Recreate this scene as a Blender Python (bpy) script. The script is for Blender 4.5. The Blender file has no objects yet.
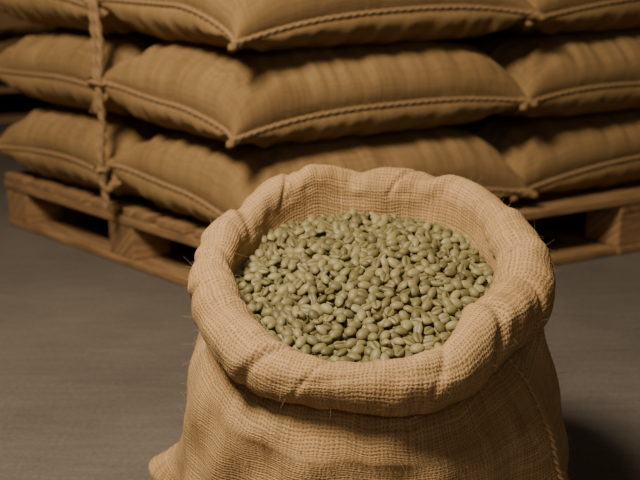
import bpy, math
import numpy as np
from mathutils import Vector
rng=np.random.default_rng(7)
col=bpy.context.scene.collection
pi=math.pi

# ---------------- node helpers ----------------
class NT:
    def __init__(s,name):
        s.m=bpy.data.materials.new(name); s.m.use_nodes=True
        s.t=s.m.node_tree; s.n=s.t.nodes; s.l=s.t.links
        s.b=s.n['Principled BSDF']
    def new(s,ty,**k):
        x=s.n.new(ty)
        for a,b in k.items(): setattr(x,a,b)
        return x
    def put(s,sock,v):
        if isinstance(v,bpy.types.NodeSocket): s.l.new(v,sock)
        else: sock.default_value=v
    def math(s,op,a,b=None,c=None):
        x=s.new('ShaderNodeMath',operation=op)
        s.put(x.inputs[0],a)
        if b is not None: s.put(x.inputs[1],b)
        if c is not None: s.put(x.inputs[2],c)
        return x.outputs[0]
    def noise(s,vec,scale,detail=3,rough=.5):
        x=s.new('ShaderNodeTexNoise'); s.put(x.inputs['Vector'],vec)
        x.inputs['Scale'].default_value=scale; x.inputs['Detail'].default_value=detail
        x.inputs['Roughness'].default_value=rough
        return x
    def mapping(s,vec,scale):
        x=s.new('ShaderNodeMapping'); s.put(x.inputs['Vector'],vec); x.inputs['Scale'].default_value=scale
        return x.outputs[0]
    def ramp(s,f,stops):
        x=s.new('ShaderNodeValToRGB'); s.put(x.inputs[0],f)
        e=x.color_ramp.elements
        while len(e)<len(stops): e.new(.5)
        for i,(p,c) in enumerate(stops):
            e[i].position=p; e[i].color=(*c,1)
        return x.outputs[0]
    def mix(s,f,a,b,bt='MIX'):
        x=s.new('ShaderNodeMix',data_type='RGBA',blend_type=bt)
        s.put(x.inputs[0],f); s.put(x.inputs[6],a); s.put(x.inputs[7],b)
        return x.outputs[2]

def burlap(name,N,dark,mid,light,bump=.6,dist=.0022,gap_shade=.35,slubamp=.9,lo=.36,hi=.64):
    k=NT(name)
    tc=k.new('ShaderNodeTexCoord'); uv=tc.outputs['UV']
    def wob(src,scale,amt):
        nz=k.noise(uv,scale,2)
        sub=k.new('ShaderNodeVectorMath',operation='SUBTRACT'); k.put(sub.inputs[0],nz.outputs['Color']); sub.inputs[1].default_value=(.5,.5,.5)
        sc=k.new('ShaderNodeVectorMath',operation='SCALE'); k.put(sc.inputs[0],sub.outputs[0]); sc.inputs['Scale'].default_value=amt
        ad=k.new('ShaderNodeVectorMath',operation='ADD'); k.put(ad.inputs[0],src); k.put(ad.inputs[1],sc.outputs[0])
        return ad.outputs[0]
    w=wob(wob(uv,20,.016),N*.45,.0035)
    sp=k.new('ShaderNodeSeparateXYZ'); k.put(sp.inputs[0],w)
    su=k.math('SINE',k.math('MULTIPLY',sp.outputs[0],N*pi))
    sv=k.math('SINE',k.math('MULTIPLY',sp.outputs[1],N*pi))
    s=k.math('MULTIPLY',k.math('MULTIPLY',su,sv),.3)
    hw=k.math('MULTIPLY_ADD',k.math('ABSOLUTE',su),.7,s)
    hf=k.math('SUBTRACT',k.math('MULTIPLY',k.math('ABSOLUTE',sv),.7),s)
    h=k.math('MAXIMUM',hw,hf)
    n1=k.noise(k.mapping(uv,(N*1.0,7,1)),1,2)
    n2=k.noise(k.mapping(uv,(7,N*1.0,1)),1,2)
    slub=k.math('MULTIPLY',k.math('ADD',n1.outputs[0],n2.outputs[0]),.5)
    big=k.noise(uv,6,5).outputs[0]
    fine=k.noise(uv,700,2).outputs[0]
    cf=k.math('ADD',k.math('MULTIPLY',slub,.55),k.math('ADD',k.math('MULTIPLY',big,.25),k.math('MULTIPLY',fine,.20)))
    c=k.ramp(cf,[(lo,dark),(.5,mid),(hi,light)])
    g=k.ramp(h,[(.08,(gap_shade,gap_shade*.92,gap_shade*.80)),(.55,(1,1,1))])  # inner shadow between threads, painted into the colour of the weave gaps
    c=k.mix(1.0,c,g,'MULTIPLY')
    k.put(k.b.inputs['Base Color'],c)
    k.b.inputs['Roughness'].default_value=.95
    k.b.inputs['Specular IOR Level'].default_value=.12
    k.b.inputs['Sheen Weight'].default_value=.07
    k.b.inputs['Sheen Tint'].default_value=(.9,.72,.45,1)
    hh=k.math('ADD',h,k.math('ADD',k.math('MULTIPLY',fine,.35),k.math('MULTIPLY',slub,slubamp)))
    bp=k.new('ShaderNodeBump'); bp.inputs['Strength'].default_value=bump; bp.inputs['Distance'].default_value=dist
    k.put(bp.inputs['Height'],hh); k.put(k.b.inputs['Normal'],bp.outputs[0])
    return k.m

NF=215
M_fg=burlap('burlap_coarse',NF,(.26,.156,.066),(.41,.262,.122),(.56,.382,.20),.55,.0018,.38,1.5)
M_bg=burlap('burlap_stacked_dimmed',220,(.160,.094,.038),(.250,.156,.067),(.335,.215,.098),.30,.0014,.62,.6)  # darker burlap copy: weaker light on the stack is put into its colour

def plain(name,c1,c2,scale,rough=.9,bump=.3,dist=.002,stretch=(1,1,1),coord='Object'):
    k=NT(name); tc=k.new('ShaderNodeTexCoord')
    v=k.mapping(tc.outputs[coord],stretch)
    n=k.noise(v,scale,5,.6)
    k.put(k.b.inputs['Base Color'],k.ramp(n.outputs[0],[(.3,c1),(.7,c2)]))
    k.b.inputs['Roughness'].default_value=rough
    bp=k.new('ShaderNodeBump'); bp.inputs['Strength'].default_value=bump; bp.inputs['Distance'].default_value=dist
    k.put(bp.inputs['Height'],n.outputs[0]); k.put(k.b.inputs['Normal'],bp.outputs[0])
    return k.m
M_seam=plain('jute_cord',(.27,.165,.072),(.45,.30,.15),300)
M_seam_bg=plain('jute_cord_stacked_dimmed',(.19,.115,.048),(.32,.205,.098),300)  # darker cord copy, dimmed in colour along with the stacked sacks
M_wood=plain('pallet_wood',(.11,.058,.023),(.35,.205,.088),9,.8,.4,.002,(1,9,1),'UV')
M_wall=plain('dark_plaster_wall',(.03,.024,.018),(.05,.04,.03),3)
# floor
k=NT('concrete_floor'); tc=k.new('ShaderNodeTexCoord'); ob=tc.outputs['Object']
a=k.noise(ob,1.3,6,.6).outputs[0]; b=k.noise(k.mapping(ob,(5,40,1)),1.4,5,.7).outputs[0]; c=k.noise(ob,140,3,.6).outputs[0]
f=k.math('ADD',k.math('MULTIPLY',a,.48),k.math('ADD',k.math('MULTIPLY',b,.24),k.math('MULTIPLY',c,.28)))
k.put(k.b.inputs['Base Color'],k.ramp(f,[(.36,(.070,.058,.048)),(.5,(.110,.093,.078)),(.64,(.155,.133,.112))]))
k.b.inputs['Roughness'].default_value=.72
bp=k.new('ShaderNodeBump'); bp.inputs['Strength'].default_value=.3; bp.inputs['Distance'].default_value=.0015
k.put(bp.inputs['Height'],f); k.put(k.b.inputs['Normal'],bp.outputs[0]); M_floor=k.m
# beans
k=NT('green_coffee'); at=k.new('ShaderNodeAttribute',attribute_name='rnd')
tc=k.new('ShaderNodeTexCoord'); n=k.noise(tc.outputs['Object'],260,3).outputs[0]
f=k.math('MULTIPLY_ADD',n,.3,k.math('MULTIPLY',at.outputs['Fac'],.7))
cc=k.ramp(f,[(.08,(.095,.078,.028)),(.35,(.155,.133,.052)),(.6,(.20,.174,.072)),(.9,(.265,.235,.105))])
gr=k.new('ShaderNodeAttribute',attribute_name='groove')
cc=k.mix(k.math('MULTIPLY',gr.outputs['Fac'],.85),cc,(.05,.038,.015,1))
k.put(k.b.inputs['Base Color'],cc); k.b.inputs['Roughness'].default_value=.48
k.b.inputs['Specular IOR Level'].default_value=.35; M_bean=k.m

# ---------------- mesh helpers ----------------
class Buf:
    def __init__(s): s.v=[];s.f=[];s.uv=[];s.mi=[];s.n=0
    def grid(s,P,UV,wrap=False,mat=0):
        m,n=P.shape[:2]
        idx=np.arange(m*n).reshape(m,n)+s.n
        if wrap: idx=np.concatenate([idx,idx[:,:1]],1)
        q=np.stack([idx[:-1,:-1],idx[:-1,1:],idx[1:,1:],idx[1:,:-1]],-1).reshape(-1,4)
        u=np.stack([UV[:-1,:-1],UV[:-1,1:],UV[1:,1:],UV[1:,:-1]],-2).reshape(-1,2)
        s.v.append(P.reshape(-1,3)); s.f.append(q); s.uv.append(u); s.mi.append(np.full(len(q),mat)); s.n+=m*n
    def build(s,name,mats,smooth=True,parent=None):
        v=np.concatenate(s.v);f=np.concatenate(s.f);uv=np.concatenate(s.uv);mi=np.concatenate(s.mi)
        me=bpy.data.meshes.new(name)
        me.vertices.add(len(v)); me.vertices.foreach_set('co',v.astype(np.float32).ravel())
        me.loops.add(f.size); me.loops.foreach_set('vertex_index',f.astype(np.int32).ravel())
        me.polygons.add(len(f)); me.polygons.foreach_set('loop_start',np.arange(0,f.size,4,dtype=np.int32))
        me.polygons.foreach_set('material_index',mi.astype(np.int32))
        me.polygons.foreach_set('use_smooth',np.full(len(f),smooth))
        me.update(calc_edges=True)
        l=me.uv_layers.new(name='UVMap'); l.data.foreach_set('uv',uv.astype(np.float32).ravel())
        for m in mats: me.materials.append(m)
        me.validate()
        o=bpy.data.objects.new(name,me); col.objects.link(o)
        if parent: o.parent=parent
        return o

def tube(path,r,closed=False,nphi=10,twist=None,strands=2,amp=.25,up=(0,0,1)):
    path=np.asarray(path,float)
    T=(np.roll(path,-1,0)-np.roll(path,1,0)) if closed else np.gradient(path,axis=0)
    T/=np.linalg.norm(T,axis=1,keepdims=True)+1e-12
    U=np.array(up,float)[None]; A=np.cross(T,U); A/=np.linalg.norm(A,axis=1,keepdims=True)+1e-9
    B=np.cross(A,T)
    d=np.r_[0,np.cumsum(np.linalg.norm(np.diff(path,axis=0),axis=1))]
    phi=np.linspace(0,2*pi,nphi,endpoint=False)
    R=np.full((len(path),nphi),1.0)*np.asarray(r).reshape(-1,1)
    if twist: R=R*(1+amp*np.cos(strands*phi[None]-2*pi*d[:,None]/twist))
    P=path[:,None]+R[...,None]*(np.cos(phi)[None,:,None]*A[:,None]+np.sin(phi)[None,:,None]*B[:,None])
    uv=np.stack(np.broadcast_arrays(d[:,None],np.linspace(0,.05,nphi+1)[None]),-1)
    if closed:
        P=np.concatenate([P,P[:1]],0); uv=np.concatenate([uv,uv[-1:]+[[.001,0]]],0)
    return P,uv

def resample(path,step):
    path=np.asarray(path); d=np.r_[0,np.cumsum(np.linalg.norm(np.diff(path,axis=0),axis=1))]
    n=max(4,int(d[-1]/step)); x=np.linspace(0,d[-1],n)
    return np.stack([np.interp(x,d,path[:,i]) for i in range(3)],-1)

# ---------------- stack frame ----------------
class Frame:
    def __init__(s,O,aR,aL):
        s.O=np.array([O[0],O[1],0.]); s.R=np.array([math.cos(aR),math.sin(aR),0]); s.L=np.array([math.cos(aL),math.sin(aL),0])
    def __call__(s,p):
        p=np.asarray(p); return s.O+p[...,0:1]*s.R+p[...,1:2]*s.L+p[...,2:3]*np.array([0,0,1.])
F=Frame((-.14,2.06),math.radians(28),math.radians(135))

def sack(s0,t0,zc,L,W,T,seed,frame=F,res=(180,130),droop=(.035,.02,.02,.02),name='burlap_sack'):
    r=np.random.default_rng(seed)
    ga=np.linspace(-1,1,res[0]); gb=np.linspace(-1,1,res[1])
    A,B=np.meshgrid(ga,gb,indexing='ij'); a=np.sin(pi/2*A); b=np.sin(pi/2*B)
    a=.80*a+.20*A; b=.80*b+.20*B
    x=a*L/2*(1-.03*(1-b**2)); y=b*W/2*(1-.04*(1-a**2))
    e=np.abs(a)**10*np.abs(b)**10
    x=x+np.sign(a)*.022*e; y=y+np.sign(b)*.012*e
    ph=r.uniform(0,2*pi,16)
    dr=np.where(a<0,np.where(b<0,droop[0],droop[1]),np.where(b<0,droop[2],droop[3]))
    zs=-.012-dr*np.abs(a)**2.2*np.abs(b)**1.6+.008*np.sin(2.3*a+ph[0])*np.abs(b)**3+.006*np.sin(2.1*b+ph[1])*np.abs(a)**3
    f=((1-np.abs(a)**5.5)*(1-np.abs(b)**4.2)).clip(0)**.5
    eb=np.exp(-(1-np.abs(b))*2.6); ea=np.exp(-(1-np.abs(a))*3.5)
    xx=x+.02*np.sin(5*y+ph[2])+.006*np.sin(31*x+ph[12])
    mk=.6+.6*np.sin(x*11+ph[13])*np.sin(x*5+ph[14])
    pl=(np.sin(xx*2*pi/.075+ph[3]+2*b)+.8*mk*np.sin(xx*2*pi/.036+ph[4])+.6*np.sin(xx*2*pi/.13+ph[8]))*eb*.0038
    yy=y+.006*np.sin(29*y+ph[12])
    pl2=(np.sin(yy*2*pi/.070+ph[5])+.8*np.sin(yy*2*pi/.038+ph[6]))*ea*.0038
    for sa in (-1,1):
        for sb in (-1,1):
            dx=(x-sa*L/2); dy=(y-sb*W/2); rr=np.hypot(dx,dy); an=np.arctan2(dy,dx)
            pl+=.005*np.sin(an*14+ph[7])*np.exp(-((rr-.09)/.055)**2)
    lump=.005*np.sin(x*9+ph[9]+y*4)*np.sin(y*11+ph[10])+.003*np.sin(x*24+ph[11])*np.cos(y*21+ph[0])
    buf=Buf()
    UV=np.stack([A*L*.56,B*W*.62],-1)+r.uniform(0,5,2)
    top=.52*T; bot=.48*T
    zt=zs+f*(top-zs*1.0)+(pl+pl2+lump)*np.minimum(1,f*1.6)
    zb=zs-f*(bot+zs)+(-pl-pl2+lump*.3)*np.minimum(1,f*1.6)
    base=np.array([s0+L/2,t0+W/2,zc])
    for z,fl in ((zt,False),(zb,True)):
        bul=f*(1-f)*.06
        X=x+np.sign(a)*bul*np.abs(a)**4; Y=y+np.sign(b)*bul*np.abs(b)**4
        P=frame(np.stack([X,Y,z],-1)+base)
        if fl: buf.grid(P[:,::-1],UV[:,::-1])
        else: buf.grid(P,UV)
    S=np.stack([x,y,zs],-1)
    path=np.concatenate([S[:,0],S[-1,1:],S[::-1,-1][1:],S[0,::-1][1:-1]])
    path=path*np.array([1.009,1.012,1])+base
    path=resample(frame(np.vstack([path,path[:1]])),.003)
    P,uv=tube(path[:-1],.0048,closed=True,twist=.018,strands=2,amp=.18)
    buf.grid(P,uv,wrap=True,mat=1)
    for sa in (0,-1):
        for sb in (0,-1):
            c=S[sa,sb]; sx=-1 if sa==0 else 1; sy=-1 if sb==0 else 1
            p0=c-np.array([sx*.02,sy*.012,-.002]); p1=c+np.array([sx*.016,sy*.008,-.010])
            pts=frame(np.linspace(p0,p1,10)+base)
            P,uv=tube(pts,np.array([.011,.011,.011,.010,.009,.008,.008,.0085,.007,.001]),nphi=12,twist=.02,strands=3,amp=.15)
            buf.grid(P,uv,wrap=True)
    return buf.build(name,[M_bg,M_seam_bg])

layers=[.232,.418,.604,.790]
sd=1
for i,z in enumerate(layers):
    j=rng.uniform(-.012,.012,6)
    sack(.0+j[0],.0+abs(j[1])*.5,z,.655,.43,.205,sd,droop=(.050,-.014,.03,.02)); sd+=1
    sack(.0+j[2],.445+j[3]*.4,z,.655,.50,.205,sd,droop=(.015,-.0,.03,.02)); sd+=1
    sack(.680+j[4],.01+j[5],z-.004,.74,.47,.205,sd,droop=(.03,.0,.0,.02)); sd+=1
    sack(.680+j[4],.495+j[5],z-.004,.74,.47,.205,sd,res=(70,50)); sd+=1

F2=Frame((-2.0,4.0),math.radians(20),math.radians(110))
for i,z in enumerate(layers+[.976]):
    sack(0,0,z,.72,.47,.195,sd,frame=F2,res=(70,50)); sd+=1
    sack(.76,0,z,.72,.47,.195,sd,frame=F2,res=(70,50)); sd+=1

# ---------------- pallets ----------------
def pallet(frame,off,S,Tt,tblocks,sblocks,nb):
    buf=Buf(); r=np.random.default_rng(int(S*1000))
    def box(s0,s1,t0,t1,z0,z1,along):
        j=r.uniform(-.003,.003,4); s0+=j[0];s1+=j[1];t0+=j[2];t1+=j[3]
        c=np.array([[s,t,z] for s in (s0,s1) for t in (t0,t1) for z in (z0,z1)])
        fs=[(0,1,3,2),(4,6,7,5),(0,4,5,1),(2,3,7,6),(0,2,6,4),(1,5,7,3)]
        k0=r.uniform(0,9,2)
        uv=[]
        for f in fs:
            for i in f:
                p=c[i]; u=p[0] if along=='s' else p[1]; v=(p[1] if along=='s' else p[0])+p[2]
                uv.append((u+k0[0],v+k0[1]))
        buf.v.append(frame(c+np.array([off[0],off[1],0]))); buf.f.append(np.array(fs)+buf.n); buf.uv.append(np.array(uv)); buf.mi.append(np.zeros(6)); buf.n+=8
    w=.098
    for i in range(nb):
        t=i*(Tt-w)/(nb-1); box(0,S,t,t+w,.120,.138,'s')
    for s in sblocks: box(s,s+w,0,Tt,.099,.119,'t'); box(s,s+w,0,Tt,.001,.019,'t')
    for s in sblocks:
        for t in tblocks: box(s+.002,s+w-.002,t+.002,t+w-.002,.0195,.0985,'s')
    for t in tblocks:
        for a,b in zip(sblocks[:-1],sblocks[1:]): box(a+w+.004,b-.004,t,t+w,.001,.019,'s')
    o=buf.build('wooden_pallet',[M_wood],smooth=False)
    m=o.modifiers.new('bevel','BEVEL'); m.width=.003; m.segments=2
    return o
pallet(F,(.025,-.02),.46,1.0,(0,.45,.902),(0,.362),8)
pallet(F,(.51,-.02),1.02,1.0,(0,.45,.902),(0,.43,.922),8)
pallet(F2,(0,0),1.45,.6,(0,.5),(0,.67,1.35),5)

# ---------------- rope around the stack ----------------
buf=Buf()
def rope(pts,r=.0075,tw=.03,mat=0):
    p=np.array(pts,float)
    out=[]
    q=np.vstack([2*p[0]-p[1],p,2*p[-1]-p[-2]])
    for i in range(1,len(q)-2):
        for t in np.linspace(0,1,12,endpoint=False):
            out.append(.5*((2*q[i])+(-q[i-1]+q[i+1])*t+(2*q[i-1]-5*q[i]+4*q[i+1]-q[i+2])*t*t+(-q[i-1]+3*q[i]-3*q[i+1]+q[i+2])*t**3))
    out.append(p[-1]); path=resample(np.array(out),.003)
    P,uv=tube(path,r,nphi=12,twist=tw,strands=2,amp=.28,up=(.7,.2,.1)); buf.grid(P,uv,wrap=True)
W=lambda s,t,z: F(np.array([s,t,z]))
ZT=.895
T0=.428
rope([W(.35,T0,ZT+.006),W(.15,T0,ZT+.004),W(.03,T0,ZT-.03),W(-.024,T0-.003,.80),W(-.024,T0,.70),W(-.030,T0+.002,.60),W(-.026,T0-.002,.50),W(-.032,T0,.42),W(-.028,T0+.003,.33),W(-.034,T0+.007,.24),W(-.024,T0+.01,.17)])
rope([W(.35,T0+.015,ZT+.006),W(.15,T0+.015,ZT+.004),W(.03,T0+.015,ZT-.03),W(-.024,T0+.013,.80),W(-.024,T0+.01,.70),W(-.036,T0+.007,.60),W(-.030,T0+.013,.50),W(-.036,T0+.01,.42)],r=.006)
ang=np.linspace(0,2*pi*1.6,14); c=W(-.034,T0+.006,.425)
rope([c+np.array([.013*math.cos(t),.011*math.sin(t),.004*math.sin(2*t)+.006*(t/6-.8)]) for t in ang],r=.006)
c=W(-.032,T0+.008,.235)
rope([c+np.array([.011*math.cos(t),.010*math.sin(t),.006*(t/6-.8)]) for t in ang],r=.0055)
for i in range(5):
    d=rng.uniform(-.012,.012,2)
    rope([W(-.03,T0+.01,.42),W(-.036+d[0]*.3,T0+.01+d[0],.395),W(-.04,T0+.01+d[1]*1.5,.36)],r=.0018,tw=.01)
    rope([W(-.024,T0+.01,.18),W(-.028,T0+.01+d[0],.165),W(-.03,T0+.01+d[1],.145)],r=.0018,tw=.01)
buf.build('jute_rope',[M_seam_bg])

# ---------------- open sack in front ----------------
C=np.array([.055,1.278]); TILT=.31; ZC=.341
n=900
th=np.linspace(0,2*pi,n,endpoint=False)
def wd(a,b): return (a-b+pi)%(2*pi)-pi
def bumpf(th,deg,w): return np.exp(-(wd(th,math.radians(deg))/w)**2)
def ring(th):
    R=1/np.sqrt((np.cos(th)/.191)**2+(np.sin(th)/.199)**2)
    R=R+.003*np.sin(3*th+.6)+.002*np.sin(5*th+2)+.013*bumpf(th,42,.42)-.016*bumpf(th,-42,.45)+.004*bumpf(th,118,.25)-.005*bumpf(th,150,.2)-.004*bumpf(th,200,.4)
    z=ZC+TILT*R*np.sin(th)+.003*np.sin(4*th+1.0)+.003*np.sin(7*th+.3)+.010*bumpf(th,42,.35)+.008*bumpf(th,112,.2)
    return R,z
def rho(th):
    return .0282*(1+.05*np.sin(5*th+1)+.04*np.sin(9*th+2)+.32*bumpf(th,-22,.65)+.12*bumpf(th,210,.4)-.12*bumpf(th,165,.4)-.06*bumpf(th,90,.6)-.12*bumpf(th,265,.5))
creases=[(math.radians(a),w,d) for a,w,d in ((30,.08,.16),(58,.07,.26),(66,.025,.18),(86,.08,.24),(112,.07,.30),(116,.025,.20),(140,.07,.24),(168,.06,.18),(178,.02,.12),(196,.03,.16),(212,.08,.14),(236,.03,.14),(252,.02,.10),(290,.03,.10),(318,.05,.14),(340,.03,.12),(8,.07,.18))]
Rr,Zr=ring(th)
prof=[]
nin=16
for t in np.linspace(0,1,nin,endpoint=False):
    prof.append((Rr-rho(th)*1.0-.006*(1-t),Zr-.085*(1-t)))
nar=80
mask1=(.5+.5*np.sin(3*th+1.2)*np.sin(5*th+.4)).clip(0,1)
mask2=(.5+.5*np.sin(4*th+2.9)*np.sin(7*th+1.7)).clip(0,1)
for t in np.linspace(0,1,nar):
    ph=pi-(pi+math.radians(108))*t
    thx=th+.38*(t-.5)
    p=rho(thx)
    for a,w,d in creases: p=p*(1-d*np.exp(-(wd(thx,a)/w)**2)*(.4+.6*math.sin(pi*min(1,t*1.15))))
    p=p*(1+.010*np.sin(23*thx+3*t)+.022*np.sin(14*thx+7*t)+mask1*.034*np.sin(37*th+16*t)+mask2*.030*np.sin(31*th-13*t+1))
    p=p*(1-.08*np.exp(-((t-.60-.10*np.sin(2*th+1)-.05*np.sin(5*th))/.05)**2)*mask2)
    front=.5-.5*np.sin(th)
    vs=np.where(math.sin(ph)<0,1.14+.10*front,1.0)
    prof.append((Rr+p*math.cos(ph)*(1+.03*np.sin(6*th+4*t)),Zr+p*math.sin(ph)*vs))
r1,z1=prof[-1]
p=rho(th)
ex,ey=.236,.222
Rb=1/np.sqrt((np.cos(th)/ex)**2+(np.sin(th)/ey)**2)+.004*np.sin(4*th+1)+.002*np.sin(9*th)-.012*bumpf(th,190,.6)+.014*bumpf(th,-5,.5)
fold=np.sin(13*th+1)+.6*np.sin(21*th+2.2)+.8*np.sin(6*th)
ears=[(math.radians(160),.080,.22),(math.radians(-22),.07,.24)]
E=sum(d*np.exp(-(np.abs(wd(th,a))/w)**1.7) for a,d,w in ears)
cp=[(r1,z1),(r1+.010,z1-.010),(Rr+.72*p+.0010*fold,z1-.045),
    (.50*(Rr+.75*p)+.50*Rb+.002*fold,z1*.45+.075),(Rb+.002*fold+E*.08,.13+0*th),(Rb+.003+.001*fold+E*.40,.075+0*th),
    (Rb+.002+E,.034+0*th),(Rb-.012+E*.8,.008+0*th),(Rb-.05+E*.3,.002+0*th),(Rb*.5,.002+0*th),(Rb*.02,.002+0*th)]
cps=[np.stack(c,-1) for c in cp]; q=[cps[0]]+cps+[cps[-1]]
for i in range(1,len(q)-2):
    m=26 if i<8 else 5
    for t in np.linspace(0,1,m,endpoint=False)[(1 if i==1 else 0):]:
        v=.5*((2*q[i])+(-q[i-1]+q[i+1])*t+(2*q[i-1]-5*q[i]+4*q[i+1]-q[i+2])*t*t+(-q[i-1]+3*q[i]-3*q[i+1]+q[i+2])*t**3)
        prof.append((v[:,0],v[:,1]))
prof=np.array(prof)
R=prof[:,0];Z=prof[:,1]
P=np.stack([C[0]+R*np.cos(th),C[1]+R*np.sin(th),Z],-1)
un=.0016*np.sin(P[...,0]*50+P[...,2]*45)+.0016*np.sin(P[...,2]*60-P[...,0]*40+P[...,1]*50)
body=np.zeros(len(prof)); body[nin+nar+10:]=1
wz=body[:,None]*np.exp(-((Z-.17)/.09)**2)
un=un+wz*.0024*(mask1*np.sin(19*th+Z*40)+mask2*np.sin(15*th-Z*45+2))
P[...,0]+=un*np.cos(th); P[...,1]+=un*np.sin(th); P[...,2]=np.maximum(P[...,2],.002)
arc=np.r_[0,np.cumsum(np.hypot(np.diff(R,axis=0),np.diff(Z,axis=0)).mean(1))]
U=np.linspace(0,292/NF,n+1)
UV=np.stack(np.broadcast_arrays(U[None],arc[:,None]),-1).copy()
buf=Buf(); buf.grid(P[::-1],UV[::-1],wrap=True)
for a in (math.radians(-24),math.radians(156)):
    i=int(round((a%(2*pi))/(2*pi)*n))%n
    k0=nin+nar+8; k1=len(prof)-30
    path=P[k0:k1,i].copy(); path[:,0]+=.0015*math.cos(a); path[:,1]+=.0015*math.sin(a)
    path=resample(path,.0015)
    Pp,uv=tube(path,.0030,nphi=10,twist=.010,strands=2,amp=.35,up=(-math.sin(a),math.cos(a),0)); buf.grid(Pp,uv,wrap=True,mat=1)
bag=buf.build('open_burlap_sack',[M_fg,M_seam])

buf=Buf(); nf=2600
mi=rng.integers(nin-4,len(prof)-40,nf); ti=rng.integers(0,n,nf)
for a,b in zip(mi,ti):
    p0=P[a,b]; nrm=np.cross(P[a,(b+1)%n]-P[a,b-1],P[a+1,b]-P[a-1,b]); nrm=-nrm/(np.linalg.norm(nrm)+1e-9)
    if np.dot(nrm,[math.cos(th[b]),math.sin(th[b]),0])<0 and a>nin+20: nrm=-nrm
    d=nrm*.55+rng.normal(0,.6,3); d/=np.linalg.norm(d); d2=rng.normal(0,1,3); L=rng.uniform(.004,.013)
    s=np.linspace(0,1,5)[:,None]
    path=p0+d*L*s+d2*L*.35*s*s
    Pp,uv=tube(path,np.linspace(.00022,.00009,5),nphi=3,up=(.3,.5,.8)); buf.grid(Pp,uv,wrap=True)
buf.build('fibres',[M_seam],parent=bag)

# ---------------- green coffee beans ----------------
ni,nj=15,18
aa=np.linspace(0,pi,ni); bb=np.linspace(0,2*pi,nj,endpoint=False)
AA,BB=np.meshgrid(aa,bb,indexing='ij')
bx=np.cos(AA); by=np.sin(AA)*np.sin(BB); bz=np.sin(AA)*np.cos(BB)
bz=np.where(bz<0,bz*.55,bz)
g=np.exp(-(by/.15)**2)*(np.cos(BB)<0)*np.sin(AA)
bz=bz+g*.30
bean=np.stack([bx*.0082,by*.0059,bz*.0051],-1).reshape(-1,3)
groove=(np.exp(-(by/.14)**2)*(np.cos(BB)<-.3)*(np.sin(AA)>.2)).reshape(-1)
idx=np.arange(ni*nj).reshape(ni,nj); idx=np.concatenate([idx,idx[:,:1]],1)
bf=np.stack([idx[:-1,:-1],idx[1:,:-1],idx[1:,1:],idx[:-1,1:]],-1).reshape(-1,4)
def surf(x,y):
    dx=x-C[0];dy=y-C[1]; t=np.arctan2(dy,dx); Ri,_=ring(t); Ri=Ri-rho(t)*.80
    qq=np.hypot(dx,dy)/Ri
    z=ZC+TILT*dy-.024+.022*(1-qq**2)+.003*np.sin(x*40)*np.sin(y*35+1)
    return z,qq
V=[];Fc=[];RN=[];GR=[];cnt=0
for layer in range(3):
    sp=.0112 if layer==0 else .0104
    pts=[]
    grid={}
    for _ in range(30000):
        x=C[0]+rng.uniform(-.19,.19); y=C[1]+rng.uniform(-.20,.20)
        z,qq=surf(x,y)
        if qq>1.0: continue
        gk=(int(x/sp),int(y/sp)); ok=True
        for i in (-1,0,1):
            for j in (-1,0,1):
                for p_ in grid.get((gk[0]+i,gk[1]+j),()):
                    if (p_[0]-x)**2+(p_[1]-y)**2<(sp*.93)**2: ok=False
        if ok: grid.setdefault(gk,[]).append((x,y)); pts.append((x,y,z))
    for x,y,z in pts:
        yaw=rng.uniform(0,2*pi); tx,ty=rng.normal(0,.30,2); flip=rng.random()<.34
        cz,sz=math.cos(yaw),math.sin(yaw)
        Rz=np.array([[cz,-sz,0],[sz,cz,0],[0,0,1]])
        Rx=np.array([[1,0,0],[0,math.cos(tx),-math.sin(tx)],[0,math.sin(tx),math.cos(tx)]])
        Ry=np.array([[math.cos(ty),0,math.sin(ty)],[0,1,0],[-math.sin(ty),0,math.cos(ty)]])
        b_=bean*rng.uniform(.88,1.12,3)
        if flip: b_=b_*np.array([1,-1,-1])
        b_=b_@(Ry@Rx).T@Rz.T
        b_[:,2]+=b_[:,1]*TILT
        V.append(b_+np.array([x,y,z-.0055*layer+rng.uniform(-.0015,.0015)]))
        Fc.append(bf+cnt); cnt+=len(bean); RN.append(np.full(len(bean),rng.random())); GR.append(groove)
V=np.concatenate(V);Fc=np.concatenate(Fc)
me=bpy.data.meshes.new('coffee_beans')
me.vertices.add(len(V)); me.vertices.foreach_set('co',V.astype(np.float32).ravel())
me.loops.add(Fc.size); me.loops.foreach_set('vertex_index',Fc.astype(np.int32).ravel())
me.polygons.add(len(Fc)); me.polygons.foreach_set('loop_start',np.arange(0,Fc.size,4,dtype=np.int32))
me.polygons.foreach_set('use_smooth',np.ones(len(Fc),bool)); me.update(calc_edges=True)
for nm,ar in (('rnd',RN),('groove',GR)):
    at=me.attributes.new(nm,'FLOAT','POINT'); at.data.foreach_set('value',np.concatenate(ar).astype(np.float32))
me.materials.append(M_bean)
o=bpy.data.objects.new('coffee_beans',me); col.objects.link(o)
rr=np.linspace(0,1.0,12)[:,None]; t=np.linspace(0,2*pi,64,endpoint=False)[None]
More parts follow.
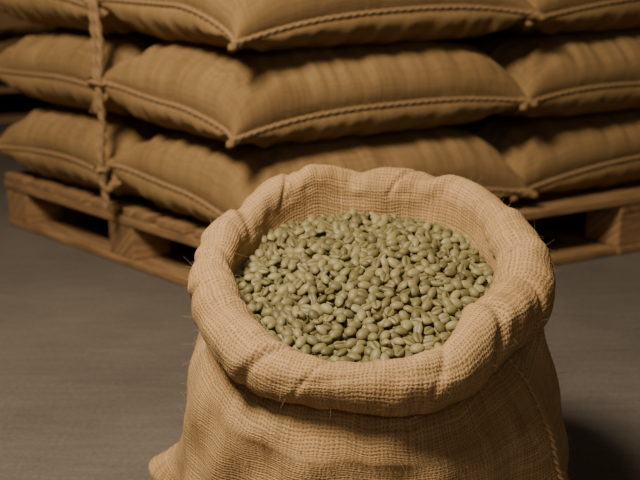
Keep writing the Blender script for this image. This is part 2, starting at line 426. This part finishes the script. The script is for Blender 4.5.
Ri,_=ring(t); Ri=(Ri-rho(t)*.9)*rr
x=C[0]+Ri*np.cos(t); y=C[1]+Ri*np.sin(t); z=surf(x,y)[0]-.016
buf=Buf(); buf.grid(np.stack([x,y,z],-1),np.zeros((12,65,2)),wrap=True)
M_fill=plain('bean_fill',(.05,.045,.018),(.09,.085,.035),120)
buf.build('bean_fill',[M_fill],parent=o)

# ---------------- shell ----------------
def quad(name,pts,mat):
    me=bpy.data.meshes.new(name); me.from_pydata(pts,[],[(0,1,2,3)]); me.materials.append(mat)
    o=bpy.data.objects.new(name,me); col.objects.link(o)
quad('floor',[(-5,-3,0),(5,-3,0),(5,7,0),(-5,7,0)],M_floor)
quad('wall_back',[(-5,7,0),(5,7,0),(5,7,3.6),(-5,7,3.6)],M_wall)
quad('wall_left',[(-5,-3,0),(-5,7,0),(-5,7,3.6),(-5,-3,3.6)],M_wall)
quad('wall_right',[(5,7,0),(5,-3,0),(5,-3,3.6),(5,7,3.6)],M_wall)

# ---------------- light ----------------
def area(name,loc,tgt,size,e,c):
    l=bpy.data.lights.new(name,'AREA'); l.size=size; l.energy=e; l.color=c
    o=bpy.data.objects.new(name,l); col.objects.link(o); o.location=loc
    o.rotation_euler=(Vector(tgt)-Vector(loc)).to_track_quat('-Z','Y').to_euler()
area('ceiling_lamp',(-.75,.80,2.0),(.1,1.5,.3),.5,84,(1,.85,.65))
area('warehouse_fill',(.5,-1.2,2.0),(.1,1.8,.4),1.5,8,(1,.88,.72))
w=bpy.data.worlds.new('world'); bpy.context.scene.world=w; w.use_nodes=True
w.node_tree.nodes['Background'].inputs[0].default_value=(1,.86,.72,1); w.node_tree.nodes['Background'].inputs[1].default_value=.040

cam=bpy.data.cameras.new('camera'); cam.sensor_width=36; cam.lens=61.9
cam.dof.use_dof=True; cam.dof.focus_distance=1.25; cam.dof.aperture_fstop=6
co=bpy.data.objects.new('camera',cam); col.objects.link(co); co.location=(0,0,.75); co.rotation_euler=(math.radians(74),0,0)
bpy.context.scene.camera=co
